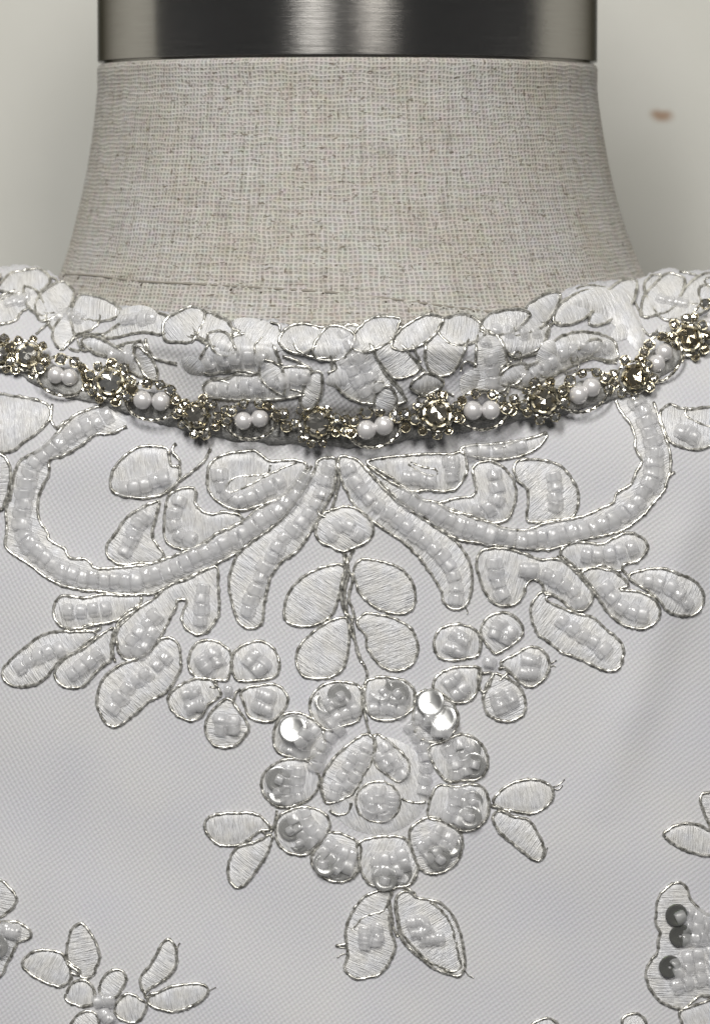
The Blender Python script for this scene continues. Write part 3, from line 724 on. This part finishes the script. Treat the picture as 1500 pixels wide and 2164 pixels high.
for s in ('A 610,350 630,400 660,430 740,450', 'A 610,355 622,420 615,470 600,525', 'A 1090,270 1100,330 1140,370 1170,440 1180,455', 'A 1130,280 1165,290 1170,320', 'A 1180,415 1240,435 1300,470', 'A 20,140 80,110 150,95 230,100 250,150', 'A -10,200 30,180 100,155 160,155',
          'A 280,370 310,350 370,330 430,330 480,300 560,245', 'A 290,390 330,400 345,375', 'A 850,540 880,515 950,525 960,550', 'B 285,460 320,500 310,560 280,590', 'B 330,500 370,555 430,580', 'B 650,430 665,520 640,590', 'B 665,440 680,400 705,400 710,440', 'B 800,390 820,310 850,280 875,285',
          'B 680,430 760,400 800,370', 'B 820,510 900,470 1000,430 1060,445', 'B 1370,70 1440,85 1500,120', 'B 1140,150 1180,190 1215,260', 'B 940,140 1000,125 1100,145 1150,150', 'A 1400,420 1390,370 1400,310 1450,290 1500,300', 'B 0,290 100,305 200,300 300,300', 'A 1210,555 1290,575 1330,600',
          'B 230,330 260,380 290,440', 'B 60,310 110,420 170,500 215,560 225,600', 'A 760,330 880,358 1010,315', 'B 1060,445 1110,450', 'A 150,330 210,280'):
    add_cord(NL, T(s), False, 3.1)
for s in ('A 890,560 960,550 1040,545 1130,530 1220,510 1280,510', 'A 880,440 950,420 1030,410 1090,420', 'A 480,405 560,430', 'B 720,510 790,470 870,410 960,380 1060,385', 'B 560,370 585,440 590,520', 'B -20,330 20,400 70,470 110,540', 'B -20,430 20,500 60,560', 'B 600,310 690,330 760,330', 'A 540,270 640,270', 'A 260,260 340,270', 'B 1300,190 1390,210', 'A 40,210 110,190'):
    add_beads(NL, T(s), 25, 0.95, lift=9)

rl = random.Random(21)
def scrap(cx, cy, L, W, a):
    pts = [(-1, 0), (-0.75, 0.55), (-0.2, 0.95), (0.4, 0.85), (0.9, 0.35), (1, -0.1), (0.6, -0.7), (0, -0.95), (-0.6, -0.7)]
    r = R(a); out = []
    for x, y in pts:
        x = x * L * rl.uniform(0.88, 1.12); y = y * W * rl.uniform(0.8, 1.15)
        out.append((cx + x * math.cos(r) - y * math.sin(r), cy + x * math.sin(r) + y * math.cos(r)))
    return np.array(out)
for x in np.arange(-40, 1560, 84):
    ey = float(np.interp(x, edge[:, 0], edge[:, 1])); ty = float(np.interp(x, tp[:, 0], tp[:, 1]))
    cx = x + rl.uniform(-14, 14)
    out_ = 22 if (x < 150 or x > 1180) else 0
    add_pad(NL, 'satin_leaf', scrap(cx, ey + out_ + rl.uniform(8, 40), rl.uniform(44, 70), rl.uniform(24, 36), rl.uniform(-50, 50)), lean=rl.uniform(0.3, 1.2), hgt=0.45, cord=rl.random() < 0.8)
    if ty - ey > 90:
        add_pad(NL, 'satin_leaf', scrap(cx + 20, rl.uniform(ey + 50, ty - 50), rl.uniform(30, 48), rl.uniform(16, 26), rl.uniform(-80, 80)), lean=rl.uniform(0.3, 1.2), hgt=0.6, cord=rl.random() < 0.75)
    if rl.random() < 0.6:
        y0 = rl.uniform(ey + 20, max(ey + 30, ty - 50)); a = rl.uniform(0, 6.28); l = rl.uniform(18, 34)
        add_cord(NL, np.array([(cx, y0), (cx + l * math.cos(a), y0 + l * math.sin(a)), (cx + l * 1.5 * math.cos(a + 0.7), y0 + l * 1.5 * math.sin(a + 0.7))]), False, 2.5, 6)
# ------------------------------------------------------------------ build the appliques
def bead_mesh():
    V, F = [], []; K = 12
    # lathe about x: outer barrel plus bore
    prof = [(-0.48, 0.28), (-0.50, 0.46), (-0.45, 0.57), (-0.30, 0.615), (0.0, 0.63), (0.30, 0.615), (0.45, 0.57), (0.50, 0.46), (0.48, 0.28)]
    for x, r in prof:
        for k in range(K): a = 2 * math.pi * k / K; V.append((x, r * math.cos(a), r * math.sin(a)))
    n = len(prof)
    for i in range(n):
        j = (i + 1) % n
        for k in range(K): l = (k + 1) % K; F.append((i * K + k, i * K + l, j * K + l, j * K + k))
    me = mesh_from('bead', V, F); me.materials.append(M['bead']); return me
bead_me = bead_mesh()
def sequin_mesh(name, material, hole=0.12):
    V, F = [], []; K = 26
    for r, z in ((hole, 0.0), (hole + 0.02, 0.0), (0.45, 0.005), (0.72, 0.02), (1.0, 0.06), (0.97, 0.085), (0.72, 0.05), (0.45, 0.035), (hole + 0.02, 0.03), (hole, 0.03)):
        for k in range(K): a = 2 * math.pi * k / K; V.append((r * math.cos(a), r * math.sin(a), z + r * r * (0.05 * math.sin(2 * a + 0.7) + 0.03 * math.sin(3 * a)) + 0.03 * r * math.cos(a)))
    for i in range(10):
        j = (i + 1) % 10
        for k in range(K): l = (k + 1) % K; F.append((i * K + k, i * K + l, j * K + l, j * K + k))
    me = mesh_from(name, V, [f[::-1] for f in F]); me.materials.append(material); return me
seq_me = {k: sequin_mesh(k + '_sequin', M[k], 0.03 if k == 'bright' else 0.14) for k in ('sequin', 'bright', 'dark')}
info = {S_L: ('scroll_applique', 'scrolling beaded lace spray outlined in silver cord, open end toward the paired sequins'), S_R: ('scroll_applique', None), FL: ('flower_applique', None), FR: ('flower_applique', None), SP: ('leaf_spray_applique', 'spray of plain satin leaves on a silver stem above the rose'),
        RO: ('rose_applique', 'large sequinned rose with satin leaves below the stem'), NL: ('collar_lace', 'crumpled lace leaves standing above the rhinestone trim'), BLF: ('flower_applique', 'plain satin flower without glass beads'), BUT: ('sequin_applique', 'lace motif with three dark sequins'),
        'edge_l': ('leaf_applique', None), 'edge_r': ('leaf_applique', None), 'edge_b': ('leaf_applique', None)}
for key, (name, label) in info.items():
    V, F, U = [], [], []
    for v, f, u in CORDS.get(key, []):
        b = len(V); V += list(v); U += list(u); F += [tuple(i + b for i in t) for t in f]
    part = put(name, mesh_from(name, V, F, U), M['cord'], dress)
    if key in (RO, NL, SP, BLF, BUT): part['label'] = label
    for nm, P_, ff, uv in PETALS.get(key, []):
        put(nm, mesh_from(nm, P_, ff, uv), M['satin'], part)
    for px, ang, size, lift, wide in BEADS.get(key, []):
        m = frame(px, ang, lift * PXM)
        s = 23.5 * PXM * size
        put('bead', bead_me, None, part, m @ Matrix.Rotation(R(random.gauss(0, 13)), 4, 'Y') @ Matrix.Rotation(R(random.gauss(0, 14)), 4, 'X') @ Matrix.Diagonal((s, s * wide, s * 0.82, 1)))
    for px, rad, kind, lift, tilt in SEQ.get(key, []):
        m = frame(px, random.uniform(0, 360), lift * PXM)
        s = rad * PXM
        if kind == 'sequin':
            p = m.translation.copy(); n0 = m.to_3x3().col[2].normalized(); h = ((CAM - p).normalized() + (Vector((-0.52, -1.75, 1.55)) - p).normalized()).normalized()
            m = Matrix.Translation(p) @ (n0 * 0.68 + h * 0.32).to_track_quat('Z', 'Y').to_matrix().to_4x4()
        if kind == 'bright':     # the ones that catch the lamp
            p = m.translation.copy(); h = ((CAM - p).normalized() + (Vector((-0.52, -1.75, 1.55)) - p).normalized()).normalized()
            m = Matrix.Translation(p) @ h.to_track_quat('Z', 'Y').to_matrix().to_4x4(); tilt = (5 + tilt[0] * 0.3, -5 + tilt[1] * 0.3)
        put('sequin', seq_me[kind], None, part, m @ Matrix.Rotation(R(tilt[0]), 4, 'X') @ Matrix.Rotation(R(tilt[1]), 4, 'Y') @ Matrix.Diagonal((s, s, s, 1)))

# ------------------------------------------------------------------ rhinestone and pearl trim
tp2 = tp + np.array([0, 6])
PP = hit(tp2); NN = normal(PP)
V, F = [], []; K = 12; U = []
for i in range(len(PP)):
    t = Vector(PP[min(i + 1, len(PP) - 1)] - PP[max(i - 1, 0)]).normalized(); n = Vector(NN[i]); b = n.cross(t).normalized()
    c = Vector(PP[i]) + n * 0.0002
    for k in range(K):
        a = 2 * math.pi * k / K; j = 1 + 0.10 * math.sin(i * 0.55 + 3 * math.sin(k)) + random.gauss(0, 0.03)
        V.append(c + b * math.cos(a) * 0.0030 * j + n * math.sin(a) * 0.0017 * j); U.append((i * 0.07, k * 0.12))
for i in range(len(PP) - 1):
    for k in range(K): l = (k + 1) % K; F.append((i * K + k, (i + 1) * K + k, (i + 1) * K + l, i * K + l))
trim = put('neckline_trim', mesh_from('neckline_trim', V, F, U), M['net'], dress)
trim['label'] = 'band of pearl pairs and rhinestone clusters edging the neckline'

def stone_mesh(name, n=8):
    bm = bmesh.new()
    rings = []
    for r, z, off in ((0.52, 0.52, 0.5), (0.84, 0.34, 0), (1.0, 0.05, 0.5), (1.0, -0.05, 0.5), (0.45, -0.6, 0)):
        rings.append([bm.verts.new((r * math.cos(2 * math.pi * (k + off) / n), r * math.sin(2 * math.pi * (k + off) / n), z)) for k in range(n)])
    for rg in rings[:2]:
        for v in rg: v.co.z += random.gauss(0, 0.06); v.co.x += random.gauss(0, 0.05); v.co.y += random.gauss(0, 0.05)
    tip = bm.verts.new((random.gauss(0, 0.06), random.gauss(0, 0.06), 0.58))
    for k in range(n): bm.faces.new((tip, rings[0][k], rings[0][(k + 1) % n]))
    for a, b in zip(rings[:-1], rings[1:]):
        for k in range(n):
            l = (k + 1) % n
            bm.faces.new((a[k], b[k], b[l])); bm.faces.new((a[k], b[l], a[l]))
    bm.faces.new(rings[-1][::-1])
    bmesh.ops.recalc_face_normals(bm, faces=bm.faces)
    me = bm_mesh(name, bm, False); me.materials.append(M['stone']); return me
stone_me = [stone_mesh('rhinestone', 7) for _ in range(6)]; big_me = [stone_mesh('crystal', 11) for _ in range(5)]
def setting_mesh(prongs, depth=1.0):
    """open cup with claws around a unit stone"""
    bm = bmesh.new(); n = 12
    lo = [bm.verts.new((0.8 * math.cos(2 * math.pi * k / n), 0.8 * math.sin(2 * math.pi * k / n), -depth)) for k in range(n)]
    mi = [bm.verts.new((1.18 * math.cos(2 * math.pi * k / n), 1.18 * math.sin(2 * math.pi * k / n), -0.35)) for k in range(n)]
    hi = [bm.verts.new((1.18 * math.cos(2 * math.pi * k / n), 1.18 * math.sin(2 * math.pi * k / n), 0.0)) for k in range(n)]
    inn = [bm.verts.new((1.0 * math.cos(2 * math.pi * k / n), 1.0 * math.sin(2 * math.pi * k / n), -0.02)) for k in range(n)]
    for a, b in ((lo, mi), (mi, hi), (hi, inn)):
        for k in range(n): l = (k + 1) % n; bm.faces.new((a[k], a[l], b[l], b[k]))
    bm.faces.new(lo[::-1])
    for p in range(prongs):
        a = 2 * math.pi * (p + 0.5) / prongs
        m = Matrix.Rotation(a, 4, 'Z') @ Matrix.Translation((1.08, 0, 0.12)) @ Matrix.Rotation(R(-28), 4, 'Y') @ Matrix.Diagonal((0.22, 0.34, 0.75, 1))
        bmesh.ops.create_icosphere(bm, subdivisions=1, radius=0.75, matrix=m)
    bmesh.ops.recalc_face_normals(bm, faces=bm.faces)
    me = bm_mesh('setting', bm, False); me.materials.append(M['setting']); return me
set4 = setting_mesh(4); set6 = setting_mesh(6, 0.7)
bm = bmesh.new(); bmesh.ops.create_uvsphere(bm, u_segments=24, v_segments=16, radius=1.0); pearl_me = bm_mesh('pearl', bm); pearl_me.materials.append(M['pearl'])
def link_mesh():
    bm = bmesh.new()
    bmesh.ops.create_icosphere(bm, subdivisions=1, radius=1.0, matrix=Matrix.Diagonal((1.0, 0.42, 0.42, 1)))
    me = bm_mesh('wire_link', bm, False); me.materials.append(M['wire']); return me
link_me = link_mesh()

LAMP = Vector((-0.52, -1.75, 1.55))
class Unit:
    """local plane on which one motif of the trim is mounted"""
    def __init__(self, c, lift):
        p = hit([c]); n = Vector(normal(p)[0]); p = Vector(p[0])
        v = (CAM - p).normalized(); n.z = max(min(n.z, 0.35), -0.1)
        self.n = (n.normalized() * 0.55 + v * 0.45).normalized(); self.p = p + self.n * lift * PXM
    def at(self, px, dl=0.0):
        d = Vector(rays([px])[0]); o = self.p + self.n * dl * PXM
        return CAM + d * ((o - CAM).dot(self.n) / d.dot(self.n))
    def axes(self, ang):
        u = Vector(RM[:, 0]) * math.cos(R(ang)) - Vector(RM[:, 1]) * math.sin(R(ang))
        u = (u - self.n * u.dot(self.n)).normalized()
        return Matrix((u, self.n.cross(u), self.n)).transposed().to_4x4()
def place_stone(U_, px, r, dl, big=False):
    p = U_.at(px, dl); h = ((CAM - p).normalized() + (LAMP - p).normalized()).normalized()
    n = (U_.n * 0.6 + h * 0.4).normalized()
    m = Matrix.Translation(p) @ n.to_track_quat('Z', 'Y').to_matrix().to_4x4() @ Matrix.Rotation(R(random.gauss(0, 10)), 4, 'X') @ Matrix.Rotation(R(random.gauss(0, 10)), 4, 'Y') @ Matrix.Rotation(random.uniform(0, 6), 4, 'Z')
    s = r * PXM
    put('crystal' if big else 'rhinestone', random.choice(big_me if big else stone_me), None, trim, m @ Matrix.Diagonal((s, s, s * (0.85 if big else 1.0), 1)))
    put('setting', set6 if big else set4, None, trim, m @ Matrix.Diagonal((s, s, s, 1)))
def place_link(U_, px, ang, L, dl):
    m = U_.axes(ang); m.translation = U_.at(px, dl); s = L * PXM
    put('wire_link', link_me, None, trim, m @ Matrix.Rotation(random.uniform(0, 3), 4, 'X') @ Matrix.Diagonal((s, s, s, 1)))
TL = 37
def ell(c, rx, ry, rot, a):
    x, y = rx * math.cos(a), ry * math.sin(a); r = R(rot)
    return (c[0] + x * math.cos(r) - y * math.sin(r), c[1] + x * math.sin(r) + y * math.cos(r))
pairs = [((118, 792), (147, 797), 17.5), ((301, 845), (340, 848), 19), ((514, 889), (549, 884), 18), ((774, 908), (811, 899), 20), ((999, 867), (1037, 866), 19.5), ((1222, 834), (1250, 818), 19.5), ((1387, 768), (1403, 744), 18), ((1494, 690), (1512, 668), 18), ((-60, 735), (-30, 745), 18)]
for a, b, r in pairs:
    c = ((a[0] + b[0]) / 2, (a[1] + b[1]) / 2); rot = math.degrees(math.atan2(b[1] - a[1], b[0] - a[0])); un = Unit(c, TL)
    for q in (a, b):
        put('pearl', pearl_me, None, trim, Matrix.Translation(un.at(q, -2)) @ Matrix.Diagonal((r * 1.06 * PXM,) * 3 + (1,)))
    # claw stones over the top, silver links under
    for q in (-172, -138, -104, -72, -40, -8):
        place_stone(un, ell(c, 52, 36, rot, R(q + random.gauss(0, 4))), 10.0 * random.uniform(0.85, 1.15), 2)
    for q in np.arange(0, 360, 15):
        place_link(un, ell(c, 55, 41, rot, R(q)), rot + q + 90, 10.5, -3)
clusters = [((2, 748), 26), ((58, 752), 30), ((232, 808), 33), ((421, 880), 31), ((668, 896), 34), ((921, 876), 34), ((1149, 846), 33), ((1338, 797), 32), ((1452, 716), 33)]
for c, r in clusters:
    i = int(np.argmin(np.linalg.norm(tp - np.array(c), axis=1))); t = tp[min(i + 2, len(tp) - 1)] - tp[i - 2]; rot = math.degrees(math.atan2(t[1], t[0]))
    un = Unit(c, TL)
    place_stone(un, (c[0] + random.gauss(0, 2), c[1] - 2), r * 0.76, 6, True)
    for k in range(9):
        q = k * 40 + 22 + random.gauss(0, 6)
        place_stone(un, ell(c, r * 1.33, r * 1.25, rot, R(q)), 9.2 * random.uniform(0.8, 1.15), -3)
    for q in np.arange(0, 360, 24):
        place_link(un, ell(c, r * 1.02, r * 1.06, rot, R(q)), rot + q + 90, 9.0, -1)
# joining stones between the motifs
mids = sorted([((a[0] + b[0]) / 2, (a[1] + b[1]) / 2) for a, b, r in pairs] + [c for c, r in clusters])
for a, b in zip(mids[:-1], mids[1:]):
    if abs(a[0] - b[0]) < 75: continue
    c = ((a[0] + b[0]) / 2, (a[1] + b[1]) / 2); un = Unit(c, TL)
    for dx, dy in ((0, -14), (2, 12)):
        place_stone(un, (c[0] + dx + random.gauss(0, 2), c[1] + dy + random.gauss(0, 2)), 10.0 * random.uniform(0.85, 1.1), -4)
